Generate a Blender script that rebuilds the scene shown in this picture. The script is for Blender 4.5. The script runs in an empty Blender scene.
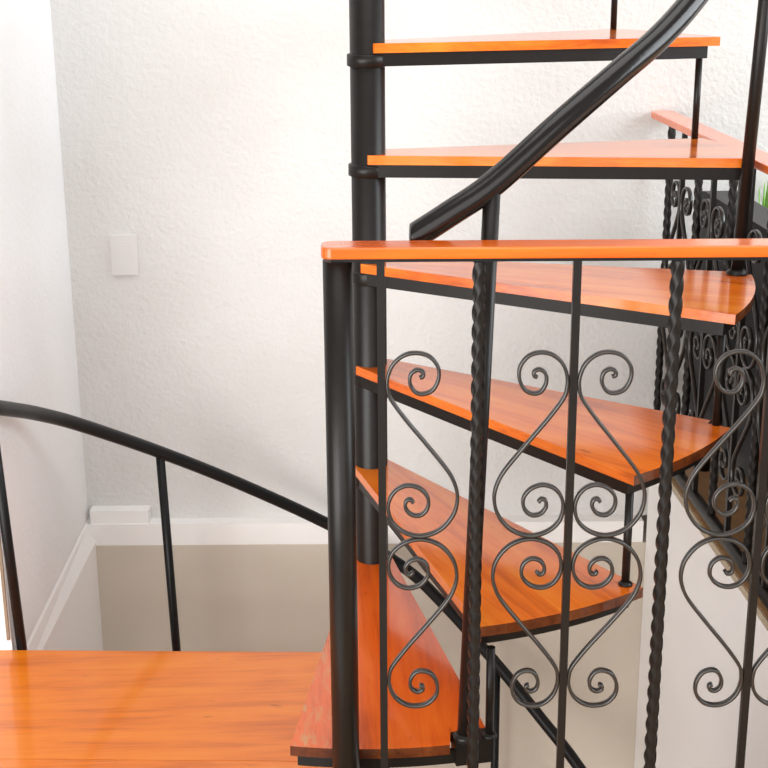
import bpy, bmesh, math, random
from mathutils import Vector, Matrix
random.seed(7)
PI = math.pi
SC = bpy.context.scene
COL = SC.collection
R = math.radians

# ------------------------------------------------------------------ materials
def new_mat(name):
    m = bpy.data.materials.new(name); m.use_nodes = True
    nt = m.node_tree
    b = nt.nodes['Principled BSDF']
    return m, nt, b

def N(nt, typ, **kw):
    n = nt.nodes.new(typ)
    for k, v in kw.items():
        if k.startswith('i_'):
            n.inputs[int(k[2:]) if k[2:].isdigit() else k[2:]].default_value = v
        else:
            setattr(n, k, v)
    return n

def ramp(nt, stops):
    n = nt.nodes.new('ShaderNodeValToRGB')
    e = n.color_ramp.elements
    while len(e) < len(stops): e.new(0.5)
    for el, (p, c) in zip(e, stops):
        el.position = p; el.color = (c[0], c[1], c[2], 1)
    return n

def stucco(name, col, bump=0.5, scale=70, rough=0.85, mottle=0.04):
    m, nt, b = new_mat(name); L = nt.links
    tc = N(nt, 'ShaderNodeTexCoord')
    n1 = N(nt, 'ShaderNodeTexNoise'); n1.inputs['Scale'].default_value = scale; n1.inputs['Detail'].default_value = 3
    n1.inputs['Roughness'].default_value = .55
    n2 = N(nt, 'ShaderNodeTexNoise'); n2.inputs['Scale'].default_value = scale*.33; n2.inputs['Detail'].default_value = 2
    n3 = N(nt, 'ShaderNodeTexNoise'); n3.inputs['Scale'].default_value = 2.2; n3.inputs['Detail'].default_value = 4
    for n in (n1, n2, n3): L.new(tc.outputs['Object'], n.inputs['Vector'])
    ad = N(nt, 'ShaderNodeMath', operation='MULTIPLY_ADD'); L.new(n2.outputs['Fac'], ad.inputs[0]); ad.inputs[1].default_value = .7; L.new(n1.outputs['Fac'], ad.inputs[2])
    bp = N(nt, 'ShaderNodeBump'); bp.inputs['Strength'].default_value = bump; bp.inputs['Distance'].default_value = .006
    L.new(ad.outputs[0], bp.inputs['Height']); L.new(bp.outputs['Normal'], b.inputs['Normal'])
    d = 1 - mottle*2.2
    cr = ramp(nt, [(.3, (col[0]*d, col[1]*d*.99, col[2]*d*.975)), (.65, col)])
    L.new(n3.outputs['Fac'], cr.inputs['Fac']); L.new(cr.outputs['Color'], b.inputs['Base Color'])
    b.inputs['Roughness'].default_value = rough
    b.inputs['Specular IOR Level'].default_value = .25
    return m

def plain(name, col, rough=.5, spec=.5, metal=0, noise=0.0, nscale=30):
    m, nt, b = new_mat(name)
    b.inputs['Base Color'].default_value = (*col, 1)
    b.inputs['Roughness'].default_value = rough
    b.inputs['Specular IOR Level'].default_value = spec
    b.inputs['Metallic'].default_value = metal
    if noise:
        tc = N(nt, 'ShaderNodeTexCoord'); n = N(nt, 'ShaderNodeTexNoise'); n.inputs['Scale'].default_value = nscale; n.inputs['Detail'].default_value = 4
        nt.links.new(tc.outputs['Object'], n.inputs['Vector'])
        cr = ramp(nt, [(.3, tuple(c*(1-noise) for c in col)), (.7, tuple(c*(1+noise) for c in col))])
        nt.links.new(n.outputs['Fac'], cr.inputs['Fac']); nt.links.new(cr.outputs['Color'], b.inputs['Base Color'])
        bp = N(nt, 'ShaderNodeBump'); bp.inputs['Strength'].default_value = .12; bp.inputs['Distance'].default_value = .002
        nt.links.new(n.outputs['Fac'], bp.inputs['Height']); nt.links.new(bp.outputs['Normal'], b.inputs['Normal'])
    return m

def wood(name, dark, mid, light, rough=.22, worn=False, coat=.7):
    """varnished orange wood, grain along local x"""
    m, nt, b = new_mat(name); L = nt.links
    tc = N(nt, 'ShaderNodeTexCoord'); oi = N(nt, 'ShaderNodeObjectInfo')
    sc = N(nt, 'ShaderNodeVectorMath', operation='SCALE'); sc.inputs[3].default_value = 13.0
    cb = N(nt, 'ShaderNodeCombineXYZ')
    for k in range(3): L.new(oi.outputs['Random'], cb.inputs[k])
    L.new(cb.outputs[0], sc.inputs[0])
    ad = N(nt, 'ShaderNodeVectorMath', operation='ADD'); L.new(tc.outputs['Object'], ad.inputs[0]); L.new(sc.outputs[0], ad.inputs[1])
    def noise(scale3, detail, rough_=.55, dist=0.0):
        mp = N(nt, 'ShaderNodeMapping'); mp.inputs['Scale'].default_value = scale3
        L.new(ad.outputs[0], mp.inputs['Vector'])
        n = N(nt, 'ShaderNodeTexNoise'); n.inputs['Scale'].default_value = 1; n.inputs['Detail'].default_value = detail
        n.inputs['Roughness'].default_value = rough_; n.inputs['Distortion'].default_value = dist
        L.new(mp.outputs[0], n.inputs['Vector']); return n
    g1 = noise((2.2, 26, 26), 5, .6, .6)
    g2 = noise((9, 170, 170), 3, .6)
    g3 = noise((3.0, 6.0, 6.0), 3)
    a = N(nt, 'ShaderNodeMath', operation='MULTIPLY_ADD'); L.new(g2.outputs['Fac'], a.inputs[0]); a.inputs[1].default_value = .35; L.new(g1.outputs['Fac'], a.inputs[2])
    a2 = N(nt, 'ShaderNodeMath', operation='MULTIPLY_ADD'); L.new(g3.outputs['Fac'], a2.inputs[0]); a2.inputs[1].default_value = .7; L.new(a.outputs[0], a2.inputs[2])
    s = N(nt, 'ShaderNodeMath', operation='MULTIPLY'); L.new(a2.outputs[0], s.inputs[0]); s.inputs[1].default_value = 1/2.05
    cr = ramp(nt, [(.38, dark), (.5, mid), (.64, light)]); L.new(s.outputs[0], cr.inputs['Fac'])
    col = cr.outputs['Color']
    # small dark flecks and knots
    k = noise((16, 60, 60), 2)
    kr = ramp(nt, [(.70, (1, 1, 1)), (.80, (.45, .36, .30))]); L.new(k.outputs['Fac'], kr.inputs['Fac'])
    mx = N(nt, 'ShaderNodeMix', data_type='RGBA', blend_type='MULTIPLY'); mx.inputs[0].default_value = .75
    L.new(col, mx.inputs[6]); L.new(kr.outputs['Color'], mx.inputs[7]); col = mx.outputs[2]
    if worn:   # rubbed varnish along the front (low y) edge
        sp = N(nt, 'ShaderNodeSeparateXYZ'); L.new(tc.outputs['Object'], sp.inputs[0])
        mr = N(nt, 'ShaderNodeMapRange'); L.new(sp.outputs['Y'], mr.inputs[0])
        mr.inputs[1].default_value = -.055; mr.inputs[2].default_value = -.135; mr.inputs[3].default_value = 0; mr.inputs[4].default_value = 1
        wn = noise((22, 75, 75), 6, .75)
        wr = ramp(nt, [(.50, (0, 0, 0)), (.62, (1, 1, 1))]); L.new(wn.outputs['Fac'], wr.inputs['Fac'])
        mu = N(nt, 'ShaderNodeMath', operation='MULTIPLY'); L.new(mr.outputs[0], mu.inputs[0]); L.new(wr.outputs['Color'], mu.inputs[1])
        mu2 = N(nt, 'ShaderNodeMath', operation='MULTIPLY'); L.new(mu.outputs[0], mu2.inputs[0]); mu2.inputs[1].default_value = .8
        mw = N(nt, 'ShaderNodeMix', data_type='RGBA'); L.new(mu2.outputs[0], mw.inputs[0]); L.new(col, mw.inputs[6]); mw.inputs[7].default_value = (.60, .30, .10, 1)
        col = mw.outputs[2]
    L.new(col, b.inputs['Base Color'])
    b.inputs['Roughness'].default_value = rough
    b.inputs['Coat Weight'].default_value = coat
    b.inputs['Coat Roughness'].default_value = .10; b.inputs['Coat IOR'].default_value = 1.47; b.inputs['Specular IOR Level'].default_value = .3
    bp = N(nt, 'ShaderNodeBump'); bp.inputs['Strength'].default_value = .10; bp.inputs['Distance'].default_value = .002
    L.new(a.outputs[0], bp.inputs['Height']); L.new(bp.outputs['Normal'], b.inputs['Normal'])
    return m

M = {}
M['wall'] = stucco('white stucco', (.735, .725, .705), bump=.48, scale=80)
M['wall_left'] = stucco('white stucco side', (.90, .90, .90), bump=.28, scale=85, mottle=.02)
M['white'] = stucco('smooth white paint', (.92, .905, .885), bump=.10, scale=40, mottle=.02)
M['beige'] = stucco('beige paint', (.64, .57, .48), bump=.10, scale=40, mottle=.05)
M['jamb'] = stucco('raw brown plaster', (.36, .27, .19), bump=.5, scale=90, mottle=.15)
M['slab_edge'] = stucco('tan plaster edge', (.50, .42, .30), bump=.3, scale=60, mottle=.1)
M['tile'] = plain('tan floor tile', (.50, .285, .135), rough=.35, noise=.2, nscale=9)
M['metal'] = plain('dark brown enamel', (.011, .0085, .007), rough=.36, spec=.28, noise=.12, nscale=60)
M['tube'] = plain('glossy dark enamel', (.010, .008, .007), rough=.20, spec=.42, noise=.1, nscale=60)
M['black'] = plain('black enamel', (.006, .006, .006), rough=.38, spec=.25)
M['scroll'] = plain('burnished dark iron', (.017, .0135, .0105), rough=.28, spec=.8, noise=.15, nscale=60)
M['wood'] = wood('orange varnished tread wood', (.46, .072, .005), (.76, .158, .010), (.86, .25, .024))
M['wood_worn'] = wood('worn orange tread wood', (.52, .066, .005), (.78, .118, .008), (.86, .165, .014), worn=True)
M['end_grain'] = wood('dark end grain', (.060, .013, .004), (.11, .026, .007), (.18, .048, .011), coat=.3)
M['landing'] = wood('honey orange landing wood', (.60, .120, .006), (.82, .200, .010), (.88, .265, .018), rough=.3, coat=.6)
M['rail_wood'] = wood('orange handrail wood', (.64, .090, .004), (.84, .140, .006), (.90, .190, .012), rough=.2)
M['plastic'] = plain('white plastic', (.70, .685, .66), rough=.5)
M['leather'] = plain('black leather', (.008, .008, .009), rough=.42, spec=.3, noise=.2, nscale=90)
M['leaf'] = plain('light green leaf', (.22, .50, .07), rough=.45, noise=.25, nscale=20)
M['pot'] = plain('terracotta', (.35, .13, .06), rough=.7, noise=.1)
M['soil'] = plain('soil', (.04, .025, .015), rough=.95, noise=.3)

# ------------------------------------------------------------------ helpers
def obj(name, bm, mat, parent=None, loc=(0, 0, 0), rz=0):
    bmesh.ops.recalc_face_normals(bm, faces=bm.faces)
    me = bpy.data.meshes.new(name); bm.to_mesh(me); bm.free()
    o = bpy.data.objects.new(name, me); COL.objects.link(o)
    if mat: me.materials.append(mat)
    o.location = loc; o.rotation_euler = (0, 0, rz)
    if parent: o.parent = parent
    return o

def thing(name, label, cat, loc=(0, 0, 0), rz=0, group=None):
    o = bpy.data.objects.new(name, None); COL.objects.link(o)
    o.empty_display_size = .1
    o.location = loc; o.rotation_euler = (0, 0, rz)
    o['label'] = label; o['category'] = cat
    if group: o['group'] = group
    return o

def tag(o, label, cat, group=None):
    o['label'] = label; o['category'] = cat
    if group: o['group'] = group
    return o

def struct(o):
    o['kind'] = 'structure'; return o

def add_prism(bm, poly, z0, z1):
    lo = [bm.verts.new((x, y, z0)) for x, y in poly]
    hi = [bm.verts.new((x, y, z1)) for x, y in poly]
    n = len(poly)
    bm.faces.new(list(reversed(lo))); bm.faces.new(hi)
    for i in range(n):
        bm.faces.new((lo[i], lo[(i+1) % n], hi[(i+1) % n], hi[i]))

def add_box(bm, x0, x1, y0, y1, z0, z1):
    add_prism(bm, [(x0, y0), (x1, y0), (x1, y1), (x0, y1)], z0, z1)

def bevel_all(bm, w, seg=2, ang=30):
    es = [e for e in bm.edges if len(e.link_faces) == 2 and e.calc_face_angle(0) > R(ang)]
    bmesh.ops.bevel(bm, geom=es, offset=w, segments=seg, profile=.6, affect='EDGES', clamp_overlap=True)

def box(name, dims, mat, parent=None, bev=0.0, loc=(0, 0, 0), rz=0, seg=2):
    bm = bmesh.new(); add_box(bm, *dims)
    if bev: bevel_all(bm, bev, seg)
    return obj(name, bm, mat, parent, loc, rz)

def frames(pts):
    out = []; nrm = None
    for i, p in enumerate(pts):
        t = (pts[min(i+1, len(pts)-1)] - pts[max(i-1, 0)]).normalized()
        if nrm is None:
            ref = Vector((0, 0, 1)) if abs(t.z) < .9 else Vector((1, 0, 0))
            nrm = (ref - t*ref.dot(t)).normalized()
        else:
            nrm = (nrm - t*nrm.dot(t)).normalized()
        out.append((p, t, nrm, t.cross(nrm)))
    return out

def add_tube(bm, pts, r, seg=16):
    pts = [Vector(p) for p in pts]
    rings = []
    for p, t, a, b in frames(pts):
        rings.append([bm.verts.new(p + (a*math.cos(2*PI*k/seg) + b*math.sin(2*PI*k/seg))*r) for k in range(seg)])
    for i in range(len(rings)-1):
        for k in range(seg):
            f = bm.faces.new((rings[i][k], rings[i][(k+1) % seg], rings[i+1][(k+1) % seg], rings[i+1][k])); f.smooth = True
    bm.faces.new(list(reversed(rings[0]))); bm.faces.new(rings[-1])

def tube(name, pts, r, mat, parent=None, seg=16):
    bm = bmesh.new(); add_tube(bm, pts, r, seg)
    return obj(name, bm, mat, parent)

def add_lathe(bm, prof, cx=0, cy=0, seg=28, smooth=True):
    """prof: closed outline from axis bottom to axis top as (r, z)"""
    rings = []
    for r, z in prof:
        rings.append([bm.verts.new((cx + r*math.cos(2*PI*k/seg), cy + r*math.sin(2*PI*k/seg), z)) for k in range(seg)])
    for i in range(len(rings)-1):
        for k in range(seg):
            f = bm.faces.new((rings[i][k], rings[i][(k+1) % seg], rings[i+1][(k+1) % seg], rings[i+1][k])); f.smooth = smooth
    bm.faces.new(list(reversed(rings[0]))); bm.faces.new(rings[-1])

def add_twist(bm, x, y, z0, z1, a, pitch, phase=0.0):
    """square bar twisted about its own axis"""
    n = max(8, int((z1-z0)/pitch*20)); rings = []
    rr = a/2*math.sqrt(2)
    for i in range(n+1):
        z = z0 + (z1-z0)*i/n; th = phase + 2*PI*(z-z0)/pitch
        ring = []
        for k in range(4):
            for d in (-.10, .10):
                an = th + PI/4 + k*PI/2 + d
                q = rr*.97
                ring.append(bm.verts.new((x + q*math.cos(an), y + q*math.sin(an), z)))
        rings.append(ring)
    m = 8
    for i in range(n):
        for k in range(m):
            f = bm.faces.new((rings[i][k], rings[i][(k+1) % m], rings[i+1][(k+1) % m], rings[i+1][k])); f.smooth = True
    bm.faces.new(list(reversed(rings[0]))); bm.faces.new(rings[-1])

def spline(P, n=8):
    P = [Vector(p) for p in P]; out = []
    Q = [2*P[0]-P[1]] + P + [2*P[-1]-P[-2]]
    for i in range(1, len(Q)-2):
        p0, p1, p2, p3 = Q[i-1], Q[i], Q[i+1], Q[i+2]
        for k in range(n):
            t = k/n
            out.append(.5*((2*p1) + (-p0+p2)*t + (2*p0-5*p1+4*p2-p3)*t*t + (-p0+3*p1-3*p2+p3)*t**3))
    out.append(P[-1]); return out

def add_ribbon(bm, P, th, depth, y=0.0):
    """flat bar bent on edge in the local xz plane; th in-plane, depth along y"""
    n = len(P); rings = []
    for i in range(n):
        t = (P[min(i+1, n-1)] - P[max(i-1, 0)]).normalized(); nn = Vector((-t.y, t.x))
        a = P[i] + nn*th/2; b = P[i] - nn*th/2
        d = depth/2; c = th*.25
        a2 = P[i] + nn*(th/2-c); b2 = P[i] - nn*(th/2-c)
        rings.append([bm.verts.new(v) for v in ((a.x, y-d+c, a.y), (a2.x, y-d, a2.y), (b2.x, y-d, b2.y), (b.x, y-d+c, b.y),
                                                (b.x, y+d-c, b.y), (b2.x, y+d, b2.y), (a2.x, y+d, a2.y), (a.x, y+d-c, a.y))])
    m = 8
    for i in range(n-1):
        for k in range(m):
            f = bm.faces.new((rings[i][k], rings[i][(k+1) % m], rings[i+1][(k+1) % m], rings[i+1][k])); f.smooth = True
    bm.faces.new(list(reversed(rings[0]))); bm.faces.new(rings[-1])

# ------------------------------------------------------------------ the room
# plan direction of the well's back wall (about 3 degrees off the x axis)
WR = R(-3.03)
def wall_back(x, off): return off - .053*x

def wall_poly(name, poly, z0, z1, mat):
    bm = bmesh.new(); add_prism(bm, poly, z0, z1)
    return struct(obj(name, bm, mat))

UP, DN = .812, .772        # y at x = 0 of the upper wall face / the trim face
# upper back wall, lower back wall and the white band between them
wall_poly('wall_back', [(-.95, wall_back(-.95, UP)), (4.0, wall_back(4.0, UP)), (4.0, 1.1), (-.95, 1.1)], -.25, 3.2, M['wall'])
wall_poly('wall_lower_back', [(-.95, wall_back(-.95, DN-.002)), (.9, wall_back(.9, DN-.002)), (.9, 1.1), (-.95, 1.1)], -2.5, -.309, M['beige'])
wall_poly('trim_1', [(-.95, wall_back(-.95, DN)), (.735, wall_back(.735, DN)), (.735, 1.1), (-.95, 1.1)], -.309, -.25, M['white'])
# left wall (ends beside the landing in a doorway), with its own band
def lx(y, off): return off - .042*(.80-y)
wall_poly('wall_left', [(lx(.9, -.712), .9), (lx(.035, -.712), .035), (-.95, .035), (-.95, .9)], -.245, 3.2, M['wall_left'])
def lx2(y, off): return off - .058*(.80-y)
wall_poly('wall_lower_left', [(lx2(.9, -.690), .9), (lx2(.035, -.690), .035), (-.95, .035), (-.95, .9)], -2.5, -.309, M['white'])
bm = bmesh.new(); rows = []
for y in (.9, .035):
    a_, b_ = lx(y, -.712), lx2(y, -.688)
    rows.append([bm.verts.new((x, y, z)) for x, z in ((a_, -.246), (a_+.004, -.252), (b_-.003, -.290), (b_, -.296), (b_, -.309), (-.95, -.309), (-.95, -.246))])
n = len(rows[0])
bm.faces.new(rows[0]); bm.faces.new(list(reversed(rows[1])))
for k in range(n): bm.faces.new((rows[0][k], rows[0][(k+1) % n], rows[1][(k+1) % n], rows[1][k]))
struct(obj('trim_2', bm, M['white']))
wall_poly('trim_3', [(-.752, .0295), (-.746, .0295), (-.746, .0345), (-.752, .0345)], -.175, 3.2, M['jamb'])
# room beyond the doorway on the left
wall_poly('wall_passage', [(-1.8, .35), (-.95, .35), (-.95, .45), (-1.8, .45)], -.25, 3.2, M['wall_left'])
# upper floor to the right of the well and in front of it, and the well's right wall under it
bm = bmesh.new()
add_prism(bm, [(.745, wall_back(.745, UP)-.002), (.752, -.80), (3.9, -.80), (3.9, wall_back(3.9, UP)-.002)], -.075, -.055)
struct(obj('floor', bm, M['tile']))
bm = bmesh.new()
add_prism(bm, [(-.11, -.722), (-.11, -2.6), (3.9, -2.6), (3.9, -.80)], -.20, -.078)
struct(obj('floor_front', bm, M['tile']))
bm = bmesh.new()
add_prism(bm, [(.7415, .72), (.7485, -.795), (.7515, -.795), (.7445, .72)], -.072, -.0565)
struct(obj('trim_4', bm, M['slab_edge']))
wall_poly('wall_right', [(.7425, wall_back(.7425, DN)-.004), (.7495, -.80), (.85, -.80), (.85, wall_back(.85, DN)-.004)], -2.5, -.0755, M['white'])
wall_poly('wall_front', [(.12, -.80), (.85, -.80), (.85, -.92), (.12, -.92)], -2.5, -.2005, M['white'])
bm = bmesh.new(); add_box(bm, -3.5, .85, -4.0, .8, -2.6, -2.5)
struct(obj('floor_lower', bm, M['white']))

# ------------------------------------------------------------------ spiral staircase
BASE = -2.5
stair = thing('spiral_staircase', 'spiral staircase with orange wooden treads winding up a dark central pole', 'staircase', (0, 0, BASE))
bm = bmesh.new(); add_lathe(bm, [(.032, 0), (.032, 4.6)], seg=40)
obj('center_column', bm, M['metal'], stair)

RT = .7097
def tread(a0, a1, z, RO=RT, notch=False, plate=False, mat='wood', zc=0.0, zo=0.0):
    m = (a0+a1)/2; h = R((a1-a0)/2)
    ti, tf = .017, .024
    # local frame: +x radial, +y towards the back (ascending) edge
    arc = [(RO*math.cos(-h+2*h*k/14), RO*math.sin(-h+2*h*k/14)) for k in range(15)]
    nf, nb = (-.005, -.036), (-.012, .038)
    poly = [nf] + arc
    A = Vector(arc[-1]); B = Vector(nb); d = (B-A).normalized(); nin = Vector((d.y, -d.x))
    if nin.dot(Vector((0, -1))) < 0: nin = -nin
    if notch:
        q1 = A + nin*.018; q2 = A + d*.040 + nin*.018; q3 = A + d*.040
        poly = [nf] + arc[:-1] + [tuple(q1), tuple(q2), tuple(q3), nb]
    elif plate:
        q2 = A + nin*.058 + d*.034; q3 = A + d*.034; q1 = A + nin*.058
        poly = [nf] + arc[:12] + [tuple(q2), tuple(q3), nb]
    else:
        poly = poly + [nb]
    bm = bmesh.new(); add_prism(bm, poly, -ti, 0); bevel_all(bm, .0018, 2)
    bm.normal_update()
    for fc in bm.faces:
        if abs(fc.normal.z) < .3 and fc.normal.x > .75 and fc.calc_center_median().x > .5: fc.material_index = 1
    t = obj('tread', bm, M[mat], stair, (0, 0, z+zc-BASE), R(m))
    t.data.materials.append(M['end_grain'])
    t.rotation_euler = (0, math.atan2(zc-zo, .7), R(m))
    # perimeter steel frame under the board
    ro = RO-(.021 if not plate else .012); hh = h-.012
    arc_o = [(ro*math.cos(-hh+2*hh*k/14), ro*math.sin(-hh+2*hh*k/14)) for k in range(15)]
    outer = [(.0, -.032)] + arc_o + [(.0, .034)]
    ri = ro-.006; h2 = hh-.009
    arc_i = [(ri*math.cos(-h2+2*h2*k/14), ri*math.sin(-h2+2*h2*k/14)) for k in range(15)]
    inner = [(.006, -.026)] + arc_i + [(.006, .028)]
    bm = bmesh.new(); zt, zb = -ti-.0005, -ti-tf
    V = [[bm.verts.new((x, y, z_)) for x, y in pp] for pp, z_ in ((outer, zt), (inner, zt), (inner, zb), (outer, zb))]
    n = len(outer)
    for k in range(n):
        k2 = (k+1) % n
        for s in range(4):
            s2 = (s+1) % 4
            bm.faces.new((V[s][k], V[s][k2], V[s2][k2], V[s2][k]))
    obj('tread_frame', bm, M['metal'], t)
    hr = .0338 if .3 < z < .7 else .0372
    bm = bmesh.new(); add_lathe(bm, [(.0325, -ti-tf-.002), (hr, -ti-tf), (hr, -ti-.004), (.0325, -ti-.002)], seg=40)
    obj('hub_collar', bm, M['metal'], t)
    if plate:
        bm = bmesh.new()
        q0 = A + d*.033; q1 = A + d*.033 + nin*.057; q2 = A + nin*.060
        x1 = A
        pp = [tuple(q1), tuple(A + nin*.057 + d*.001), tuple(A + d*.001), tuple(q0)]
        add_prism(bm, pp, -ti-tf, .0015); bevel_all(bm, .002)
        obj('corner_plate', bm, M['metal'], t)
    return t

TREADS = [  # start angle, end angle, height
    (-102.9, -77.3, .0, 0, 0), (-79.0, -54.6, .2, .004, -.003), (-57.3, -31.4, .4, .012, -.003),
    (-34.2, -7.6, .6, .014, -.0015), (-7.8, 15.6, .8, .017, .010), (12.8, 40.0, 1.0, .016, .009)]
def add_link(a, z0, z1, r=.686, rad=.0068, flange=False):
    x, y = r*math.cos(R(a)), r*math.sin(R(a))
    bm = bmesh.new(); add_tube(bm, [(x, y, z0-BASE), (x, y, z1-BASE)], rad, 14)
    o = obj('link_post', bm, M['metal'], stair)
    if not flange: return
    bm = bmesh.new(); add_lathe(bm, [(.0115, z0-BASE), (.0115, z0-BASE+.003), (.0075, z0-BASE+.007)], x, y, 20)
    obj('base_flange', bm, M['metal'], o)
for i, (a0, a1, z, zc, zo) in enumerate(TREADS):
    tread(a0, a1, z, RO=.703 if i == 4 else RT, notch=i in (2, 3), plate=(i == 0), mat='wood_worn' if i == 0 else 'wood', zc=zc, zo=zo)
    if i < 5:
        nz = TREADS[i+1][2]-.040+TREADS[i+1][4]
        aa = (a1 + TREADS[i+1][0])/2
        add_link(aa + (.7, .2, 0, 0, 1.2)[i], z + zo + (.0015 if i == 0 else 0), nz, r=.703 if i == 0 else .684, flange=i < 2)
# one more tread above the picture, and the flight below the landing
tread(36.5, 62.5, 1.2); add_link(38.3, 1.009, 1.160)
for k in range(6):
    c = 180-12-23*k
    tread(c-12.5, c+12.5, -.4-.2*k, RO=.70)
    if k: add_link(c+11.4, -.4-.2*k, -.4-.2*(k-1)-.041, r=.675)

def baluster(x, y, z0, z1, rad, mat='metal', xt=None, yt=None, fl=1.7):
    bm = bmesh.new(); add_tube(bm, [(x, y, z0-BASE), (x if xt is None else xt, y if yt is None else yt, z1-BASE)], rad, 18)
    o = obj('baluster', bm, M[mat], stair)
    bm = bmesh.new(); add_lathe(bm, [(rad*fl, z0-BASE), (rad*fl, z0-BASE+.006), (rad*1.05, z0-BASE+.011)], x, y, 24)
    obj('base_flange', bm, M['metal'], o)
    return o
def helix(samples, n=6):
    """samples: (angle, radius, z); smooth curve through them"""
    P = [Vector((r*math.cos(R(a)), r*math.sin(R(a)), z-BASE)) for a, r, z in samples]
    return spline(P, n)
# upper handrail: a round tube rising with the treads, cut square at its lower end
hu = [(-92, .697, .763), (-87.3, .697, .798), (-83, .697, .830), (-78, .697, .868), (-70, .697, .944), (-62, .697, 1.010), (-55.8, .697, 1.055), (-49.7, .697, 1.106)]
hu += [(-49.7+8*k, .697, 1.106+.0698*k) for k in range(1, 11)]
bm = bmesh.new(); add_tube(bm, helix(hu), .0185, 24)
r_ = bmesh.ops.bisect_plane(bm, geom=bm.verts[:]+bm.edges[:]+bm.faces[:], plane_co=(.0285, -.7, 0), plane_no=(-1, 0, 0), clear_outer=True)
ed = [e for e in r_['geom_cut'] if isinstance(e, bmesh.types.BMEdge)]
bmesh.ops.contextual_create(bm, geom=ed)
obj('upper_handrail', bm, M['tube'], stair)
baluster(.1135, -.690, .0015, .856, .0122, xt=.143, yt=-.686, fl=1.45)
baluster(.674, -.108, .598, 1.475, .0115, xt=.704, yt=-.106)
# lower handrail, descending behind the pole
hl = [(193, .90, .432), (188.5, .775, .388), (184.0, .728, .357), (175.8, .71, .317), (163.6, .71, .256), (151.6, .708, .184), (132.7, .70, .052), (115.2, .70, -.079), (96.9, .70, -.218), (81.9, .70, -.335), (72.5, .70, -.44), (60, .70, -.593), (50.5, .70, -.70), (41.5, .70, -.785), (30, .70, -.89), (20, .70, -.975)]
tube('lower_handrail', helix(hl), .0150, M['black'], stair, 20)
baluster(-.453, .507, -.80, .045, .0105, 'black', xt=-.475, yt=.514)
baluster(.341, .610, -1.40, -.60, .0105, 'black')
baluster(-.7290, .084, -.40, .345, .0105, 'black', xt=-.7255, yt=-.040)

# ------------------------------------------------------------------ landing
land = thing('landing', 'orange varnished wooden landing of wide boards, left of the lowest tread', 'landing', (-.5, -.38, -.2))
def board(y0, y1, x1):
    # local origin is the landing's empty; the boards run slightly across the x axis
    sk = -.078*(x1+.60)
    bm = bmesh.new(); add_prism(bm, [(-.60, y0), (x1, y0+sk), (x1, y1+sk), (-.60, y1)], -.02, 0); bevel_all(bm, .0012, 1)
    return obj('board', bm, M['landing'], land)
for y0, y1 in ((.0365, .4418), (-.33, .0350)):
    board(y0, y1, .455)
bm = bmesh.new()
for b_ in ((-.58, .45, -.32, -.29), (-.58, .45, .345, .375), (.42, .45, -.29, .345), (-.235, -.205, -.29, .345)):
    add_box(bm, b_[0], b_[1], b_[2]-.02, b_[3]-.02, -.06, -.0205)
obj('landing_frame', bm, M['black'], land)

# ------------------------------------------------------------------ scrolled iron guards
SCR = [(.0545, .6175), (.0595, .6195), (.0590, .6255), (.0510, .6285), (.0420, .6225), (.0405, .6095), (.0475, .5970), (.0590, .5935), (.0730, .5990), (.0815, .6150), (.0805, .6330),
       (.0680, .6480), (.0490, .6530), (.0310, .6490), (.0160, .6360), (.0088, .6180), (.0085, .6020), (.0130, .5860), (.0335, .5560), (.0635, .5180), (.0930, .4790), (.1040, .4560), (.1070, .4350),
       (.1010, .4110), (.0830, .3890), (.0570, .3790), (.0330, .3840), (.0150, .3990), (.0085, .4190), (.0110, .4370), (.0210, .4510),
       (.0370, .4570), (.0540, .4520), (.0650, .4380), (.0640, .4210), (.0535, .4110), (.0405, .4130), (.0330, .4230), (.0340, .4330), (.0400, .4355), (.0440, .4310)]
ZM = .3765
def scroll_path(side, lower):
    P = []
    for k, (u_, v) in enumerate(SCR):
        if k < 17: u_ = .0085 + (u_-.0085)*(.97 if side > 0 else .91)
        if lower: v = 2*ZM - v
        P.append((side*u_, v - .006 + max(0, ZM-v)*.012))
    return spline(P, 5)

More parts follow.
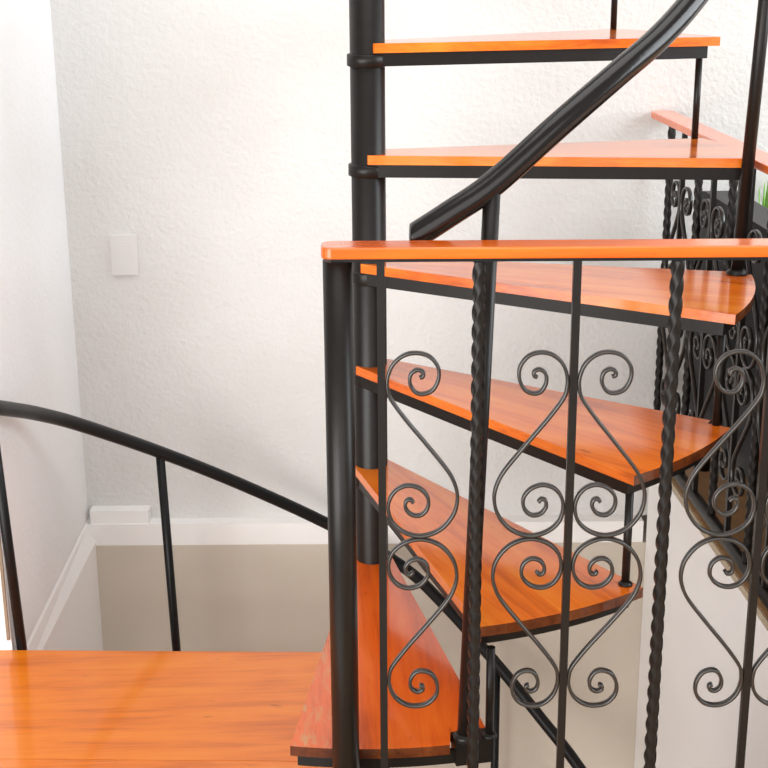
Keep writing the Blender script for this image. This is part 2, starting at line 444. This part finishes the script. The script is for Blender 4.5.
def guard(name, label, loc, rz, length, plain_at, twist_at, posts, zs=1.0, th=.0050, dep=.010, zoff=0.0, sides=None, wood_l=(-.022, .02), rail_w=.05, tube_r=None, bottom=.0, thing_group=None, rail_off=0.0):
    g = thing(name, label, 'railing', loc, rz, thing_group)
    zt = .80
    bm = bmesh.new()
    x0, x1 = wood_l[0], length + wood_l[1]
    add_box(bm, x0, x1, rail_off-rail_w/2, rail_off+rail_w/2, zt-.0160-loc[2], zt-loc[2])
    # soften the free end in plan, then ease the long edges
    ve = [e for e in bm.edges if abs(e.verts[0].co.z-e.verts[1].co.z) > .01 and e.verts[0].co.x < x0+.001]
    bmesh.ops.bevel(bm, geom=ve, offset=.014, segments=5, profile=.5, affect='EDGES')
    bevel_all(bm, .0025, 2)
    obj('wooden_handrail', bm, M['rail_wood'], g)
    zb = -loc[2]
    box('top_bar', (-.008, length, -.016, .016, zt-.0215+zb, zt-.0163+zb), M['black'], g, .001)
    if tube_r:
        tube('bottom_rail', [(.0, 0, bottom+zb), (length, 0, bottom+zb)], tube_r, M['metal'], g, 18)
    else:
        box('bottom_rail', (.0, length, -.010, .010, bottom-.008+zb, bottom+.008+zb), M['metal'], g, .001)
    z0 = bottom + zb + (tube_r*.8 if tube_r else .007); z1 = zt - .0215 + zb
    for px, pr in posts:
        bm = bmesh.new(); add_lathe(bm, [(pr, 0), (pr, z1)], px, 0, 28)
        obj('newel_post', bm, M['metal'], g)
    for k, tx in enumerate(twist_at):
        bm = bmesh.new(); add_twist(bm, tx, 0, z0, z1, .0140, .108, k*.9)
        obj('twisted_bar', bm, M['metal'], g)
    for k, px in enumerate(plain_at):
        o = box('plain_bar', (px-.0055, px+.0055, -.0055, .0055, z0, z1), M['metal'], g, .001)
        for side in (-1, 1):
            if sides and side not in sides[k]: continue
            for lower in (False, True):
                bm = bmesh.new()
                add_ribbon(bm, [Vector((px, 0)) + p*1.0 + Vector((0, zb + zoff)) for p in [Vector(q) for q in scroll_path(side, lower)]], th, dep)
                obj('scroll', bm, M['scroll'], o)
    return g

A0 = R(-3.3)
FX, FY = -.073, -.7445
c3 = math.cos(A0)
def along(x): return (x-FX)/c3
fg = guard('iron_railing', 'nearest dark iron railing with scrolls and an orange wooden handrail, across the front', (FX, FY, -.078), A0, along(.742),
      [along(v) for v in (-.0150, .2510, .5230)], [along(v) for v in (.1185, .3865, .6560)], [(0, .0205), (along(.742), .0205)],
      sides=[(1,), (-1, 1), (-1, 1)], bottom=-.045, zoff=.0)
# the second guard runs away from the front one to the back wall
RX0, RY0, RX1, RY1 = .7510, .768, .7610, -.745
ang = math.atan2(RY1-RY0, RX1-RX0); ln = math.hypot(RX1-RX0, RY1-RY0)
rg = guard('iron_railing', 'far dark iron railing behind the treads, its wooden handrail ending at the white wall', (RX0, RY0, -.04), ang, ln-.03,
      [.163 + .2535*k for k in range(5)], [.046 + .2535*k for k in range(6)], [],
      sides=[(-1, 1)]*5, wood_l=(.002, -.02), rail_w=.054, tube_r=.0135, bottom=-.027, rail_off=-.017)

# ------------------------------------------------------------------ small things
wp = thing('wall_plate', 'blank white wall plate on the white back wall, left of the pole', 'wall plate', (-.572, wall_back(-.572, UP), .455), WR)
box('cover', (-.0325, .0325, -.008, .0, -.050, .050), M['plastic'], wp, .002)
bm = bmesh.new(); add_box(bm, -.017, .017, -.0093, -.0075, -.034, .034); bevel_all(bm, .001, 1)
obj('blank_insert', bm, M['plastic'], wp)
xl = -.622
lg = box('wall_ledge', (-.076, .076, -.036, .0, 0, .036), M['white'], None, .004, (xl, wall_back(xl, UP), -.25), WR)
tag(lg, 'short white block on the white wall band in the left corner', 'ledge')

# black sofa beyond the far guard
sf = thing('sofa', 'black leather sofa on the upper floor beyond the far railing, seen from behind', 'sofa', (.80, .65, -.055), R(-90))
def softbox(name, dims, bev):
    return box(name, dims, M['leather'], sf, bev, seg=4)
def panel(name, y0, y1, x1, z0, z1, rad):
    bm = bmesh.new(); pts = [(0, z0), (x1, z0)]
    for cx_, a0_ in ((x1-rad, 0), (rad, 90)):
        for k in range(9):
            a = R(a0_ + k*90/8); pts.append((cx_ + rad*math.cos(a), z1-rad + rad*math.sin(a)))
    lo = [bm.verts.new((x, y0, z)) for x, z in pts]; hi = [bm.verts.new((x, y1, z)) for x, z in pts]
    n = len(pts); bm.faces.new(lo); bm.faces.new(list(reversed(hi)))
    for k in range(n): bm.faces.new((lo[k], lo[(k+1) % n], hi[(k+1) % n], hi[k]))
    bevel_all(bm, .010, 2, 50)
    return obj(name, bm, M['leather'], sf)
panel('backrest', 0, .075, 1.25, .155, .69, .07)
softbox('seat', (.10, 1.15, .076, .70, .14, .34), .03)
softbox('armrest', (.0, .099, .076, .70, .14, .48), .03)
softbox('armrest', (1.151, 1.25, .076, .70, .14, .48), .03)
for x in (.06, 1.19):
    for y in (.04, .66):
        bm = bmesh.new(); add_lathe(bm, [(.016, 0), (.022, .14)], x, y, 16)
        obj('leg', bm, M['black'], sf)
# plant in the corner beyond the sofa
pl = thing('potted_plant', 'potted plant with upright light green leaves near the white wall beyond the sofa', 'plant', (1.005, .700, -.055))
bm = bmesh.new(); add_lathe(bm, [(.034, 0), (.042, .19), (.046, .19), (.046, .215), (.040, .215), (.038, .195)], seg=28)
obj('pot', bm, M['pot'], pl)
bm = bmesh.new(); add_lathe(bm, [(.037, .1955), (.037, .2)], seg=24); obj('soil', bm, M['soil'], pl)

random.seed(3)
for k in range(9):
    a = 2*PI*k/9 + random.uniform(-.2, .2); lean = random.uniform(.005, .022); h = random.uniform(.42, .52); wd = random.uniform(.009, .013)
    bm = bmesh.new(); rows = []
    for i in range(13):
        t = i/12; rr = .018 + lean*t*t; wv = wd*(math.sin(PI*min(1, .18+t*.82))**.6 if t < 1 else 0) + .0012
        c = Vector((rr*math.cos(a), rr*math.sin(a), .2 + h*t)); s_ = Vector((-math.sin(a), math.cos(a), 0)); nr = Vector((math.cos(a), math.sin(a), 0))
        rows.append([bm.verts.new(c + s_*wv*u_ + nr*(abs(u_)*wv*.35 + o_)) for u_, o_ in ((-1, 0), (0, -.0012), (1, 0), (0, .0014))])
    for i in range(12):
        for q in range(4):
            fc = bm.faces.new((rows[i][q], rows[i][(q+1) % 4], rows[i+1][(q+1) % 4], rows[i+1][q])); fc.smooth = True
    bm.faces.new(list(reversed(rows[0]))); bm.faces.new(rows[-1])
    obj('leaf', bm, M['leaf'], pl)

# ------------------------------------------------------------------ light, camera
w = bpy.data.worlds.new('daylight'); SC.world = w; w.use_nodes = True
bg = w.node_tree.nodes['Background']
bg.inputs['Color'].default_value = (.97, .985, 1.0, 1); bg.inputs['Strength'].default_value = .28

def area(name, loc, target, sx, sy, power, col):
    l = bpy.data.lights.new(name, 'AREA'); l.shape = 'RECTANGLE'; l.size = sx; l.size_y = sy; l.energy = power; l.color = col
    o = bpy.data.objects.new(name, l); COL.objects.link(o); o.location = loc
    o.rotation_euler = (Vector(target)-Vector(loc)).to_track_quat('-Z', 'Y').to_euler()
    return o
area('window_daylight', (3.6, -1.0, 1.9), (.2, .4, .2), 2.6, 2.4, 130, (.89, .95, 1.0))
area('skylight', (.1, -.9, 4.2), (.1, -.3, 0), 2.6, 2.6, 45, (1.0, .99, .97))
area('left_fill', (-2.9, -4.3, .5), (.4, .4, -.6), 3.6, 3.0, 190, (1.0, .985, .96))  # added fill lamp from the left front, brightens the well's walls
area('camera_side_fill', (-.4, -5.0, 1.5), (.1, .3, -.7), 6.0, 3.4, 105, (1.0, .985, .965))  # unseen fill lamp behind the camera, added to lift the lower walls

f, px_right = 1412.08, Vector((0.99861361, -0.05219717, -0.00680478))
up = Vector((0.02206013, 0.29761888, 0.95442986)); fwd = Vector((0.04779331, 0.95325676, -0.29835774))
cam = bpy.data.cameras.new('camera'); co = bpy.data.objects.new('camera', cam); COL.objects.link(co)
cam.sensor_fit = 'HORIZONTAL'; cam.sensor_width = 36; cam.lens = f/768*36; cam.clip_start = .05
rot = Matrix((px_right, up, -fwd)).transposed()
co.matrix_world = Matrix.Translation((-0.1053, -2.61936, 1.18789)) @ rot.to_4x4()
SC.camera = co
SC.view_settings.view_transform = 'Standard'; SC.view_settings.look = 'None'
SC.view_settings.gamma = 1; SC.view_settings.use_curve_mapping = False
SC.view_settings.exposure = 0.35
